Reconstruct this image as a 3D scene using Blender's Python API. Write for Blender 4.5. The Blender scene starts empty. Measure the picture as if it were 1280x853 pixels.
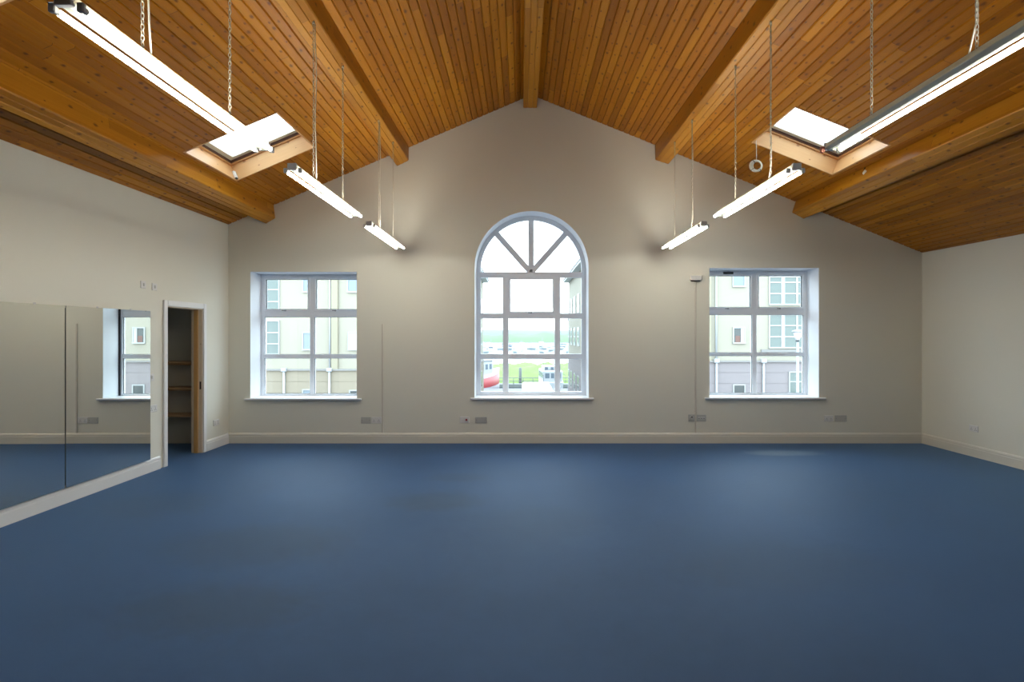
import bpy, math, random
from mathutils import Vector, Matrix
from mathutils.geometry import tessellate_polygon
random.seed(7)
sc = bpy.context.scene
COL = sc.collection
PI = math.pi
F = 670.0; CX = 651.0; CY = 419.0; EYE = 1.675; D = 8.3
DF = 8.64                      # plane of the window frames

def P(px, py, Y=D):            # reading of the photograph at a distance Y -> metres
    return ((px-CX)*Y/F, Y, EYE+(CY-py)*Y/F)
def PX(px, Y=D): return (px-CX)*Y/F
def PZ(py, Y=D): return EYE+(CY-py)*Y/F

# ------------------------------------------------------------------ mesh builder
class MB:
    def __init__(s): s.v=[]; s.f=[]; s.m=[]; s.uv=[]; s.sm=[]
    def face(s, idx, mi=0, uv=None, smooth=False):
        s.f.append(tuple(idx)); s.m.append(mi); s.uv.append(uv); s.sm.append(smooth)
    def add(s, vs): b=len(s.v); s.v += [tuple(v) for v in vs]; return b
    def quad(s, a,b,c,d, mi=0, uv=None):
        i=s.add([a,b,c,d]); s.face((i,i+1,i+2,i+3), mi, uv)
    def box(s, x0,x1,y0,y1,z0,z1, mi=0):
        if x0>x1: x0,x1=x1,x0
        if y0>y1: y0,y1=y1,y0
        if z0>z1: z0,z1=z1,z0
        b=s.add([(x0,y0,z0),(x1,y0,z0),(x1,y1,z0),(x0,y1,z0),(x0,y0,z1),(x1,y0,z1),(x1,y1,z1),(x0,y1,z1)])
        for q in ((0,3,2,1),(4,5,6,7),(0,1,5,4),(1,2,6,5),(2,3,7,6),(3,0,4,7)): s.face([b+i for i in q], mi)
    def bbox(s, x0,x1,y0,y1,z0,z1, bev=.003, mi=0):
        # bevelled box: eight corners each split in three
        if x0>x1: x0,x1=x1,x0
        if y0>y1: y0,y1=y1,y0
        if z0>z1: z0,z1=z1,z0
        bev=min(bev,(x1-x0)*.45,(y1-y0)*.45,(z1-z0)*.45)
        c={}
        for ix,(x,sx) in enumerate(((x0,1),(x1,-1))):
            for iy,(y,sy) in enumerate(((y0,1),(y1,-1))):
                for iz,(z,sz) in enumerate(((z0,1),(z1,-1))):
                    b=s.add([(x,y+sy*bev,z+sz*bev),(x+sx*bev,y,z+sz*bev),(x+sx*bev,y+sy*bev,z)])
                    c[ix,iy,iz]=b
        def fc(ids,mi=mi): s.face(ids,mi)
        for ix in (0,1):
            q=[c[ix,0,0],c[ix,1,0],c[ix,1,1],c[ix,0,1]]; q=q if ix else q[::-1]; fc(q)
        for iy in (0,1):
            q=[c[0,iy,0]+1,c[0,iy,1]+1,c[1,iy,1]+1,c[1,iy,0]+1]; q=q if iy else q[::-1]; fc(q)
        for iz in (0,1):
            q=[c[0,0,iz]+2,c[1,0,iz]+2,c[1,1,iz]+2,c[0,1,iz]+2]; q=q if iz else q[::-1]; fc(q)
        for ix in (0,1):
            for iy in (0,1): fc([c[ix,iy,0],c[ix,iy,1],c[ix,iy,1]+1,c[ix,iy,0]+1])
            for iz in (0,1): fc([c[ix,0,iz],c[ix,1,iz],c[ix,1,iz]+2,c[ix,0,iz]+2])
        for iy in (0,1):
            for iz in (0,1): fc([c[0,iy,iz]+1,c[1,iy,iz]+1,c[1,iy,iz]+2,c[0,iy,iz]+2])
        for k in c.values(): fc([k,k+1,k+2])
    def prism(s, poly, a, b, axis='y', mi=0, caps=True):
        # poly: list of 2D points, pushed along axis from a to b
        def p3(p,t):
            if axis=='y': return (p[0],t,p[1])
            if axis=='x': return (t,p[0],p[1])
            return (p[0],p[1],t)
        n=len(poly)
        i=s.add([p3(p,a) for p in poly]); j=s.add([p3(p,b) for p in poly])
        per=0
        for k in range(n):
            k2=(k+1)%n; L=math.dist(poly[k],poly[k2])
            s.face((i+k,i+k2,j+k2,j+k), mi, [(per,a),(per+L,a),(per+L,b),(per,b)]); per+=L
        if caps:
            s.face([i+k for k in range(n)][::-1], mi); s.face([j+k for k in range(n)], mi)
    def tube(s, pts, r, n=8, mi=0, caps=True, smooth=True):
        pts=[Vector(p) for p in pts]; rs=r if isinstance(r,(list,tuple)) else [r]*len(pts)
        rings=[]; up=None
        for k,p in enumerate(pts):
            d=(pts[min(k+1,len(pts)-1)]-pts[max(k-1,0)]).normalized()
            if up is None:
                up=Vector((0,0,1)) if abs(d.z)<.9 else Vector((1,0,0))
            a=d.cross(up).normalized(); b=a.cross(d).normalized(); up=b
            rings.append(s.add([p+a*math.cos(2*PI*i/n)*rs[k]+b*math.sin(2*PI*i/n)*rs[k] for i in range(n)]))
        for k in range(len(rings)-1):
            for i in range(n):
                s.face((rings[k]+i,rings[k]+(i+1)%n,rings[k+1]+(i+1)%n,rings[k+1]+i), mi, None, smooth)
        if caps:
            s.face([rings[0]+i for i in range(n)][::-1],mi); s.face([rings[-1]+i for i in range(n)],mi)
    def torus(s, c, R, r, ax=(0,0,1), n=24, m=8, mi=0, stretch=None):
        c=Vector(c); ax=Vector(ax).normalized()
        a=ax.orthogonal().normalized(); b=ax.cross(a)
        if stretch: a=Vector(stretch[0]).normalized(); b=ax.cross(a).normalized()
        ra=R; rb=R if not stretch else stretch[1]
        base=len(s.v)
        for i in range(n):
            t=2*PI*i/n; p=c+a*math.cos(t)*ra+b*math.sin(t)*rb
            o=(a*math.cos(t)+b*math.sin(t)).normalized()
            s.add([p+o*math.cos(2*PI*j/m)*r+ax*math.sin(2*PI*j/m)*r for j in range(m)])
        for i in range(n):
            for j in range(m):
                i2=(i+1)%n; j2=(j+1)%m
                s.face((base+i*m+j,base+i2*m+j,base+i2*m+j2,base+i*m+j2),mi,None,True)
    def lathe(s, prof, c=(0,0,0), n=20, mi=0, ax='z'):
        base=len(s.v); c=Vector(c)
        for r,z in prof:
            for i in range(n):
                t=2*PI*i/n
                q=(r*math.cos(t),r*math.sin(t),z) if ax=='z' else (r*math.cos(t),z,r*math.sin(t))
                s.add([c+Vector(q)])
        for k in range(len(prof)-1):
            for i in range(n):
                s.face((base+k*n+i,base+k*n+(i+1)%n,base+(k+1)*n+(i+1)%n,base+(k+1)*n+i),mi,None,True)
        s.face([base+i for i in range(n)][::-1],mi); s.face([base+(len(prof)-1)*n+i for i in range(n)],mi)
    def flat(s, outer, holes, y, mi=0, flip=False):
        # polygon with holes in the plane Y=y (points are x,z)
        allp=[outer]+holes
        tri=tessellate_polygon([[Vector((p[0],p[1],0)) for p in l] for l in allp])
        pts=[p for l in allp for p in l]
        b=s.add([(p[0],y,p[1]) for p in pts])
        for t in tri:
            a,bb,c=[pts[i] for i in t]
            ar=(bb[0]-a[0])*(c[1]-a[1])-(c[0]-a[0])*(bb[1]-a[1])
            t=list(t)
            if (ar<0)!=flip: t=t[::-1]
            s.face([b+i for i in t],mi)
    def build(s, name, mats, parent=None, world=True, bevel=0):
        me=bpy.data.meshes.new(name)
        vs=s.v
        if parent is not None and world:
            r=parent
            while r.parent: r=r.parent
            L=r.location
            vs=[(v[0]-L.x,v[1]-L.y,v[2]-L.z) for v in vs]
        me.from_pydata(vs,[],s.f)
        if not isinstance(mats,(list,tuple)): mats=[mats]
        for m in mats: me.materials.append(m)
        me.polygons.foreach_set('material_index',s.m)
        me.polygons.foreach_set('use_smooth',s.sm)
        if any(u is not None for u in s.uv):
            l=me.uv_layers.new(name='UVMap')
            for p,u in zip(me.polygons,s.uv):
                if u:
                    for li,c in zip(p.loop_indices,u): l.data[li].uv=c
        me.update()
        o=bpy.data.objects.new(name,me); COL.objects.link(o)
        if parent is not None: o.parent=parent
        if bevel:
            b=o.modifiers.new('edge','BEVEL'); b.width=bevel; b.segments=2; b.limit_method='ANGLE'
        return o

def tag(o,label=None,cat=None,group=None,kind=None):
    if label: o['label']=label
    if cat: o['category']=cat
    if group: o['group']=group
    if kind: o['kind']=kind
    return o
def empty(name,loc,label=None,cat=None,group=None,kind=None):
    o=bpy.data.objects.new(name,None); COL.objects.link(o); o.location=loc; o.empty_display_size=.1
    return tag(o,label,cat,group,kind)
def copy_tree(o,parent=None,loc=None):
    c=o.copy(); COL.objects.link(c); c.parent=parent
    if loc is not None: c.location=loc
    for ch in list(o.children): copy_tree(ch,c)
    return c

# ------------------------------------------------------------------ materials
def mat(name, col, rough=.6, metal=0, spec=.5, bump=0, bscale=40, var=0, vscale=3, emit=None, estr=0, sheen=0):
    m=bpy.data.materials.new(name); m.use_nodes=True; nt=m.node_tree; N=nt.nodes; L=nt.links
    b=N['Principled BSDF']
    b.inputs['Base Color'].default_value=(*col,1); b.inputs['Roughness'].default_value=rough
    b.inputs['Metallic'].default_value=metal; b.inputs['Specular IOR Level'].default_value=spec
    tc=N.new('ShaderNodeTexCoord')
    if var:
        n=N.new('ShaderNodeTexNoise'); n.inputs['Scale'].default_value=vscale; n.inputs['Detail'].default_value=5
        L.new(tc.outputs['Object'],n.inputs['Vector'])
        mx=N.new('ShaderNodeMix'); mx.data_type='RGBA'
        mx.inputs[6].default_value=(*[c*(1-var) for c in col],1); mx.inputs[7].default_value=(*[min(1,c*(1+var)) for c in col],1)
        L.new(n.outputs['Fac'],mx.inputs[0]); L.new(mx.outputs[2],b.inputs['Base Color'])
    if bump:
        n=N.new('ShaderNodeTexNoise'); n.inputs['Scale'].default_value=bscale; n.inputs['Detail'].default_value=4
        L.new(tc.outputs['Object'],n.inputs['Vector'])
        bp=N.new('ShaderNodeBump'); bp.inputs['Strength'].default_value=bump; bp.inputs['Distance'].default_value=.01
        L.new(n.outputs['Fac'],bp.inputs['Height']); L.new(bp.outputs[0],b.inputs['Normal'])
    if emit: b.inputs['Emission Color'].default_value=(*emit,1); b.inputs['Emission Strength'].default_value=estr
    if sheen: b.inputs['Sheen Weight'].default_value=sheen
    return m

def wood(name, bw, JL, c_dark, c_mid, c_light, knot=(.12,.036,.008), rough=.38, kn=.22, knot_amt=.72, jw=.004):
    m=bpy.data.materials.new(name); m.use_nodes=True; nt=m.node_tree; N=nt.nodes; L=nt.links
    b=N['Principled BSDF']
    uv=N.new('ShaderNodeUVMap'); uv.uv_map='UVMap'
    sp=N.new('ShaderNodeSeparateXYZ'); L.new(uv.outputs[0],sp.inputs[0])
    def M(op,a,bb=None,c=None,clamp=False):
        n=N.new('ShaderNodeMath'); n.operation=op; n.use_clamp=clamp
        for i,x in enumerate((a,bb,c)):
            if x is None: continue
            if isinstance(x,(int,float)): n.inputs[i].default_value=x
            else: L.new(x,n.inputs[i])
        return n.outputs[0]
    def comb(x,y,z):
        n=N.new('ShaderNodeCombineXYZ')
        for i,q in enumerate((x,y,z)):
            if isinstance(q,(int,float)): n.inputs[i].default_value=q
            else: L.new(q,n.inputs[i])
        return n.outputs[0]
    def wn(vec):
        n=N.new('ShaderNodeTexWhiteNoise'); n.noise_dimensions='3D'; L.new(vec,n.inputs['Vector']); return n
    s,y=sp.outputs[0],sp.outputs[1]
    sb=M('DIVIDE',s,bw); idx=M('FLOOR',sb); fs=M('FRACT',sb)
    r1=wn(comb(idx,3.3,1.7)).outputs['Value']
    t=M('ADD',M('DIVIDE',y,JL),M('MULTIPLY',r1,7.0)); j=M('FLOOR',t); ft=M('FRACT',t)
    r2=wn(comb(idx,j,5.1)).outputs['Value']
    gn=N.new('ShaderNodeTexNoise'); gn.inputs['Scale'].default_value=1; gn.inputs['Detail'].default_value=6; gn.inputs['Roughness'].default_value=.6
    gn.inputs['Distortion'].default_value=.6
    L.new(comb(M('MULTIPLY',s,70),M('MULTIPLY',y,2.2),M('MULTIPLY',M('ADD',idx,r2),13.7)),gn.inputs['Vector'])
    g=gn.outputs['Fac']
    f=M('ADD',M('MULTIPLY',r2,.55),M('MULTIPLY',g,.45))
    cr=N.new('ShaderNodeValToRGB'); L.new(f,cr.inputs[0])
    e=cr.color_ramp.elements; e[0].position=.15; e[0].color=(*c_dark,1); e[1].position=.85; e[1].color=(*c_light,1)
    q=cr.color_ramp.elements.new(.5); q.color=(*c_mid,1)
    # knots: one cell of length kn per board
    ky=M('ADD',M('DIVIDE',y,kn),M('MULTIPLY',r1,5.0)); kc=M('FLOOR',ky); fk=M('FRACT',ky)
    w=wn(comb(idx,kc,9.2)); cs=N.new('ShaderNodeSeparateColor'); L.new(w.outputs['Color'],cs.inputs[0])
    dx=M('MULTIPLY',M('SUBTRACT',fs,M('ADD',M('MULTIPLY',cs.outputs[0],.6),.2)),bw)
    dy=M('MULTIPLY',M('SUBTRACT',fk,M('ADD',M('MULTIPLY',cs.outputs[1],.7),.15)),kn*.6)
    dd=M('SQRT',M('ADD',M('MULTIPLY',dx,dx),M('MULTIPLY',dy,dy)))
    dd=M('ADD',dd,M('MULTIPLY',M('SUBTRACT',g,.5),.022)); rad=M('ADD',M('MULTIPLY',cs.outputs[2],.018),.007)
    mr=N.new('ShaderNodeMapRange'); mr.interpolation_type='SMOOTHSTEP'
    L.new(dd,mr.inputs[0]); L.new(M('MULTIPLY',rad,.15),mr.inputs[1]); L.new(rad,mr.inputs[2]); mr.inputs[3].default_value=1; mr.inputs[4].default_value=0
    pres=M('LESS_THAN',w.outputs['Value'],knot_amt)
    kf=M('MULTIPLY',mr.outputs[0],M('MULTIPLY',pres,.88))
    mx=N.new('ShaderNodeMix'); mx.data_type='RGBA'; L.new(kf,mx.inputs[0]); L.new(cr.outputs[0],mx.inputs[6]); mx.inputs[7].default_value=(*knot,1)
    jf=M('LESS_THAN',M('MULTIPLY',ft,JL),jw)
    mx2=N.new('ShaderNodeMix'); mx2.data_type='RGBA'; L.new(M('MULTIPLY',jf,.8),mx2.inputs[0]); L.new(mx.outputs[2],mx2.inputs[6]); mx2.inputs[7].default_value=(.05,.02,.008,1)
    L.new(mx2.outputs[2],b.inputs['Base Color']); b.inputs['Roughness'].default_value=rough; b.inputs['Specular IOR Level'].default_value=.22
    bp=N.new('ShaderNodeBump'); bp.inputs['Strength'].default_value=.25; bp.inputs['Distance'].default_value=.004
    L.new(M('SUBTRACT',g,M('MULTIPLY',jf,2.0)),bp.inputs['Height']); L.new(bp.outputs[0],b.inputs['Normal'])
    return m

M_wall  = mat('cream_emulsion',(.77,.755,.655),.75,spec=.25,bump=.08,bscale=160,var=.025,vscale=.7)
M_rev   = mat('white_reveal_paint',(.78,.81,.85),.55,spec=.3)
M_sill  = mat('white_sill_gloss',(.86,.88,.90),.3)
M_skirt = mat('cream_gloss_skirting',(.72,.69,.60),.35,bump=.04,bscale=12)
M_skirtw= mat('white_gloss_skirting',(.80,.80,.78),.35,bump=.04,bscale=12)
M_upvc  = mat('white_pvc_frame',(.84,.87,.92),.3)
M_gask  = mat('black_gasket',(.03,.03,.035),.6)
M_plate = mat('white_plastic_plate',(.74,.73,.70),.35)
M_plateg= mat('grey_plate',(.50,.50,.46),.4)
M_dark  = mat('dark_plastic',(.03,.03,.03),.5)
M_red   = mat('red_rocker',(.35,.01,.03),.4)
M_trunk = mat('cream_trunking',(.66,.62,.53),.5)
M_metal = mat('painted_grey_metal',(.58,.58,.58),.4)
M_batt  = mat('white_enamel_batten',(.74,.76,.60),.35)
M_chain = mat('zinc_chain',(.55,.51,.40),.4,metal=.2)
M_cable = mat('white_cable',(.75,.72,.60),.5)
M_tube  = mat('lit_fluorescent_tube',(1,1,1),.4,emit=(1,.95,.84),estr=41)
M_glow_end = mat('aluminium_tube_cap',(.6,.58,.55),.35,metal=.8)
M_pinkend = mat('reddish_lampholder',(.55,.20,.13),.5)
M_handle= mat('grey_handle',(.30,.30,.32),.4)
M_latch = mat('dark_brass_latch',(.07,.045,.03),.45,metal=.6)
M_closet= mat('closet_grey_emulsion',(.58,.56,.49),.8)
M_shelf = None

W_D=(.28,.092,.003); W_M=(.41,.145,.005); W_L=(.53,.215,.012)
M_ceil = wood('varnished_pine_boards',.09,1.9,W_D,W_M,W_L)
M_beam = wood('varnished_pine_beam',.075,3.1,(.34,.128,.007),(.44,.178,.011),(.55,.245,.025),kn=.34,knot_amt=.6,jw=.003)
M_pine = wood('pale_pine_lining',.12,4.0,(.56,.29,.12),(.64,.35,.15),(.71,.42,.20),knot=(.28,.10,.04),kn=.35,knot_amt=.5,jw=.0)
M_jamb = wood('pine_door_lining',.2,5.0,(.66,.54,.38),(.72,.60,.44),(.78,.66,.50),knot=(.3,.12,.05),kn=.5,knot_amt=.3,jw=0)
M_jambo= wood('orange_pine_stop',.2,5.0,(.55,.30,.10),(.60,.34,.12),(.64,.38,.15),knot=(.25,.08,.02),kn=.5,knot_amt=.3,jw=0)

def carpet():
    m=bpy.data.materials.new('blue_carpet'); m.use_nodes=True; nt=m.node_tree; N=nt.nodes; L=nt.links
    b=N['Principled BSDF']; tc=N.new('ShaderNodeTexCoord')
    def noise(sc_,det,rg=.5):
        n=N.new('ShaderNodeTexNoise'); n.inputs['Scale'].default_value=sc_; n.inputs['Detail'].default_value=det; n.inputs['Roughness'].default_value=rg
        L.new(tc.outputs['Object'],n.inputs['Vector']); return n.outputs['Fac']
    fine=noise(420,3,.7); med=noise(9,5,.65); big=noise(.65,4)
    def M(op,a,bb,cl=False):
        n=N.new('ShaderNodeMath'); n.operation=op; n.use_clamp=cl
        for i,x in enumerate((a,bb)):
            if isinstance(x,(int,float)): n.inputs[i].default_value=x
            else: L.new(x,n.inputs[i])
        return n.outputs[0]
    f=M('ADD',M('ADD',M('MULTIPLY',fine,.30),M('MULTIPLY',med,.28)),M('MULTIPLY',big,.75))
    cr=N.new('ShaderNodeValToRGB'); L.new(f,cr.inputs[0]); e=cr.color_ramp.elements
    e[0].position=.42; e[0].color=(.014,.042,.125,1); e[1].position=.86; e[1].color=(.026,.071,.195,1)
    cur=cr.outputs[0]
    sp=N.new('ShaderNodeSeparateXYZ'); L.new(tc.outputs['Object'],sp.inputs[0])
    def blob(cur,x,y,rx,ry,col,amt):
        dx=M('DIVIDE',M('SUBTRACT',sp.outputs[0],x),rx); dy=M('DIVIDE',M('SUBTRACT',sp.outputs[1],y),ry)
        d=M('ADD',M('MULTIPLY',dx,dx),M('MULTIPLY',dy,dy))
        d=M('ADD',d,M('MULTIPLY',M('SUBTRACT',med,.5),1.2))
        mr=N.new('ShaderNodeMapRange'); mr.interpolation_type='SMOOTHSTEP'; L.new(d,mr.inputs[0])
        mr.inputs[1].default_value=.1; mr.inputs[2].default_value=1.2; mr.inputs[3].default_value=amt; mr.inputs[4].default_value=0
        mx=N.new('ShaderNodeMix'); mx.data_type='RGBA'; L.new(mr.outputs[0],mx.inputs[0]); L.new(cur,mx.inputs[6]); mx.inputs[7].default_value=(*col,1)
        return mx.outputs[2]
    # pale window sheen painted into the colour, then worn and stained places
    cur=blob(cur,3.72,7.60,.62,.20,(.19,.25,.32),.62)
    for (x,y,rx,ry,a) in ((-.85,5.4,.55,.35,.30),(-.75,6.3,.45,.22,.22),(-2.1,4.3,.85,.5,.24),(-1.9,3.3,.7,.4,.25),(-3.6,5.3,.7,.45,.18),(.2,4.8,.6,.5,.12),(1.9,3.9,.9,.5,.12)):
        cur=blob(cur,x,y,rx,ry,(.022,.030,.050),a*1.6)
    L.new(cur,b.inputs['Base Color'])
    b.inputs['Roughness'].default_value=.60; b.inputs['Specular IOR Level'].default_value=.42; b.inputs['Specular Tint'].default_value=(.55,.82,1,1)
    b.inputs['Sheen Weight'].default_value=.55; b.inputs['Sheen Roughness'].default_value=.28; b.inputs['Sheen Tint'].default_value=(.40,.70,1,1)
    bp=N.new('ShaderNodeBump'); bp.inputs['Strength'].default_value=.5; bp.inputs['Distance'].default_value=.004
    L.new(fine,bp.inputs['Height']); L.new(bp.outputs[0],b.inputs['Normal'])
    return m
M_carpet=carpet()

def glassmat(name,tint=(1,1,1),fr=.6):
    m=bpy.data.materials.new(name); m.use_nodes=True; nt=m.node_tree; N=nt.nodes; L=nt.links
    N.remove(N['Principled BSDF']); out=N['Material Output']
    t=N.new('ShaderNodeBsdfTransparent'); t.inputs[0].default_value=(*tint,1)
    g=N.new('ShaderNodeBsdfGlossy'); g.inputs['Roughness'].default_value=.02
    lw=N.new('ShaderNodeLayerWeight'); pw=N.new('ShaderNodeMath'); pw.operation='POWER'; pw.inputs[1].default_value=5; L.new(lw.outputs['Facing'],pw.inputs[0])
    mu=N.new('ShaderNodeMath'); mu.operation='MULTIPLY_ADD'; mu.inputs[1].default_value=fr; mu.inputs[2].default_value=.025; L.new(pw.outputs[0],mu.inputs[0])
    mx=N.new('ShaderNodeMixShader'); L.new(mu.outputs[0],mx.inputs[0]); L.new(t.outputs[0],mx.inputs[1]); L.new(g.outputs[0],mx.inputs[2])
    L.new(mx.outputs[0],out.inputs[0]); return m
M_glass=glassmat('clear_window_glass',(.97,.99,.985))
M_sglass=glassmat('skylight_glass',(.95,.98,.98))
M_mirror=mat('mirror_silvering',(.80,.81,.78),.0,metal=1)
M_mback=mat('mirror_edge',(.10,.12,.11),.4)

# ------------------------------------------------------------------ roof lines
RX=PX(662.5)                                   # ridge
ZAL=EYE+294.4*D/F; SL=.4273                     # left plane z = ZAL + SL*X
ZAR=EYE+305.4*D/F; SR=.4038                     # right plane z = ZAR - SR*X
def zl(x): return ZAL+SL*x
def zr(x): return ZAR-SR*x
RX=(ZAR-ZAL)/(SL+SR); RZ=zl(RX)
def zroof(x): return zl(x) if x<RX else zr(x)
YR=-7.0                                        # unseen rear wall of the room, set far back to darken the near end
XL0=-4.528                                     # left wall at the gable
def xl(y): return XL0-.003*(D-y)
XR0=PX(1152.5)
def xr(y): return XR0+.0225*(D-y)
SKY_L=(-3.745,-2.73); SKY_R=(3.067,4.108)
SKY_Y=((5.985,7.07),(2.42,3.52))

# ceiling: tongue-and-groove boards with real V grooves
def ceiling_side(side):
    mb=MB()
    sl=SL if side<0 else SR; cs=1/math.sqrt(1+sl*sl); sn=sl*cs
    nx,nz=(side*-sn*-1,-cs) if False else (-side*sn,-cs)   # into the room
    xe=(xl(YR)-.25) if side<0 else (xr(YR)+.25)
    S=abs(xe-RX)/cs
    hx=SKY_L if side<0 else SKY_R
    s0,s1=sorted([abs(h-RX)/cs for h in hx])
    bw=.09; gw=.0100; gd=.014
    prof=[(0,0)]; n=int(S/bw)+1
    for k in range(1,n+1):
        prof+= [(k*bw-gw,0),(k*bw,-gd),(k*bw+gw,0)]
    def off(s):
        for a,b in zip(prof,prof[1:]):
            if a[0]<=s<=b[0]: return a[1]+(b[1]-a[1])*(s-a[0])/max(1e-9,b[0]-a[0])
        return 0
    prof+= [(s0,off(s0)),(s1,off(s1))]
    prof=sorted(set(prof)); prof=[p for p in prof if p[0]<=S]
    def pt(s,h,y): return (RX+side*s*cs+nx*h, y, RZ-s*sn+nz*h)
    full=[(YR-.2,D+.3)]
    ys=[YR-.2,SKY_Y[1][0],SKY_Y[1][1],SKY_Y[0][0],SKY_Y[0][1],D+.3]
    cut=[(ys[0],ys[1]),(ys[2],ys[3]),(ys[4],ys[5])]
    for a,b in zip(prof,prof[1:]):
        mid=(a[0]+b[0])/2
        for y0,y1 in (cut if s0<mid<s1 else full):
            uo=0 if side<0 else 40*bw
            uvs=[(a[0]+uo,y0),(b[0]+uo,y0),(b[0]+uo,y1),(a[0]+uo,y1)]
            mb.quad(pt(*a,y0),pt(*b,y0),pt(*b,y1),pt(*a,y1),0,uvs)
    # outer roof deck 0.24 m above
    for (a,b) in ((0,s0),(s1,S)):
        mb.quad(pt(a,-.24,full[0][0]),pt(b,-.24,full[0][0]),pt(b,-.24,full[0][1]),pt(a,-.24,full[0][1]),1)
    for y0,y1 in cut: mb.quad(pt(s0,-.24,y0),pt(s1,-.24,y0),pt(s1,-.24,y1),pt(s0,-.24,y1),1)
    return mb.build('ceiling',[M_ceil,M_slate]),pt,s0,s1
M_slate=mat('roof_slate',(.12,.12,.13),.7)
c1,ptL,sL0,sL1=ceiling_side(-1); tag(c1,kind='structure')
c2,ptR,sR0,sR1=ceiling_side(1); tag(c2,kind='structure')

# ------------------------------------------------------------------ floor and walls
mb=MB(); mb.quad((-6.0,YR-.2,0),(7,YR-.2,0),(7,D+.2,0),(-6.0,D+.2,0)); mb.quad((-6.0,YR-.2,-.3),(7,YR-.2,-.3),(7,D+.2,-.3),(-6.0,D+.2,-.3))
mb.quad((-6.0,D+.2,-.3),(7,D+.2,-.3),(7,D+.2,0),(-6.0,D+.2,0))
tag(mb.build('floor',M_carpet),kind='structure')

# gable wall with its three window openings
WL=dict(x0=PX(312.9),x1=PX(445.9),z0=PZ(498),z1=PZ(340))
WR=dict(x0=PX(886.8),x1=PX(1023.5),z0=PZ(497),z1=PZ(335.3))
AX=PX(664.5); AR=71.3*D/F; AZ=PZ(335.3); A0=PZ(497.5)
def rect(w): return [(w['x0'],w['z0']),(w['x1'],w['z0']),(w['x1'],w['z1']),(w['x0'],w['z1'])]
def arch(r,zb,n=40,cz=AZ): 
    return [(AX-r,zb),(AX+r,zb)]+[(AX+r*math.cos(t*PI/n),cz+r*math.sin(t*PI/n)) for t in range(0,n+1)]
TH=.46
mb=MB()
xa,xb=-6.0,XR0+.35
outer=[(xa,-.3),(xb,-.3),(xb,zr(xb)+.2),(RX,RZ+.2),(xa,zl(xa)+.2)]
holes=[rect(WL),arch(AR,A0),rect(WR)]
mb.flat(outer,holes,D,0); mb.flat(outer,holes,D+TH,2,True)
for h in holes:
    n=len(h)
    for k in range(n):
        a,b=h[k],h[(k+1)%n]
        mb.quad((a[0],D,a[1]),(b[0],D,b[1]),(b[0],D+TH,b[1]),(a[0],D+TH,a[1]),1)
n=len(outer)
for k in range(n):
    a,b=outer[k],outer[(k+1)%n]; mb.quad((a[0],D,a[1]),(b[0],D,b[1]),(b[0],D+TH,b[1]),(a[0],D+TH,a[1]),2)
M_ext=mat('pale_render_outside',(.75,.72,.60),.8)
tag(mb.build('wall_back',[M_wall,M_rev,M_ext]),kind='structure')

# left wall with the cupboard doorway, right wall, rear wall
DY0,DY1,DZ=6.848,7.626,2.045
mb=MB()
def lwall(y0,y1,z0,z1,t=.15):
    xa,xb=xl(y0),xl(y1)
    b=mb.add([(xa,y0,z0),(xb,y1,z0),(xb-t,y1,z0),(xa-t,y0,z0),(xa,y0,z1),(xb,y1,z1),(xb-t,y1,z1),(xa-t,y0,z1)])
    for q in ((0,3,2,1),(4,5,6,7),(0,1,5,4),(1,2,6,5),(2,3,7,6),(3,0,4,7)): mb.face([b+i for i in q])
zt=zl(XL0)+.06
lwall(YR-.2,DY0,0,zt); lwall(DY1,D,0,zt); lwall(DY0,DY1,DZ,zt)
tag(mb.build('wall_left',M_wall),kind='structure')
mb=MB()
xa,xb=xr(YR-.2),xr(D)
b=mb.add([(xa,YR-.2,0),(xb,D,0),(xb+.2,D,0),(xa+.2,YR-.2,0),(xa,YR-.2,zr(xa)+.05),(xb,D,zr(xb)+.05),(xb+.2,D,zr(xb)+.05),(xa+.2,YR-.2,zr(xa)+.05)])
for q in ((0,3,2,1),(4,5,6,7),(0,1,5,4),(1,2,6,5),(2,3,7,6),(3,0,4,7)): mb.face([b+i for i in q])
tag(mb.build('wall_right',M_wall),kind='structure')
mb=MB(); xa,xb=-4.8,6.7
mb.prism([(xa,0),(xb,0),(xb,zr(xb)+.05),(RX,RZ+.05),(xa,zl(xa)+.05)],YR-.2,YR,'y')
tag(mb.build('wall_rear',M_wall),kind='structure')

# cupboard behind the doorway
CXW=-5.75
mb=MB(); mb.box(CXW-.1,CXW,5.9,D,0,2.55); tag(mb.build('wall_cupboard_west',M_closet),kind='structure')
mb=MB(); mb.box(CXW,XL0-.16,5.8,5.9,0,2.55); tag(mb.build('wall_cupboard_south',M_closet),kind='structure')
mb=MB(); mb.box(CXW,XL0-.16,D-.02,D-.002,0,2.55); tag(mb.build('wall_cupboard_north',M_closet),kind='structure')
mb=MB(); mb.box(CXW-.1,XL0-.16,5.8,D-.002,2.55,2.6); tag(mb.build('ceiling_cupboard',M_closet),kind='structure')

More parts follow.
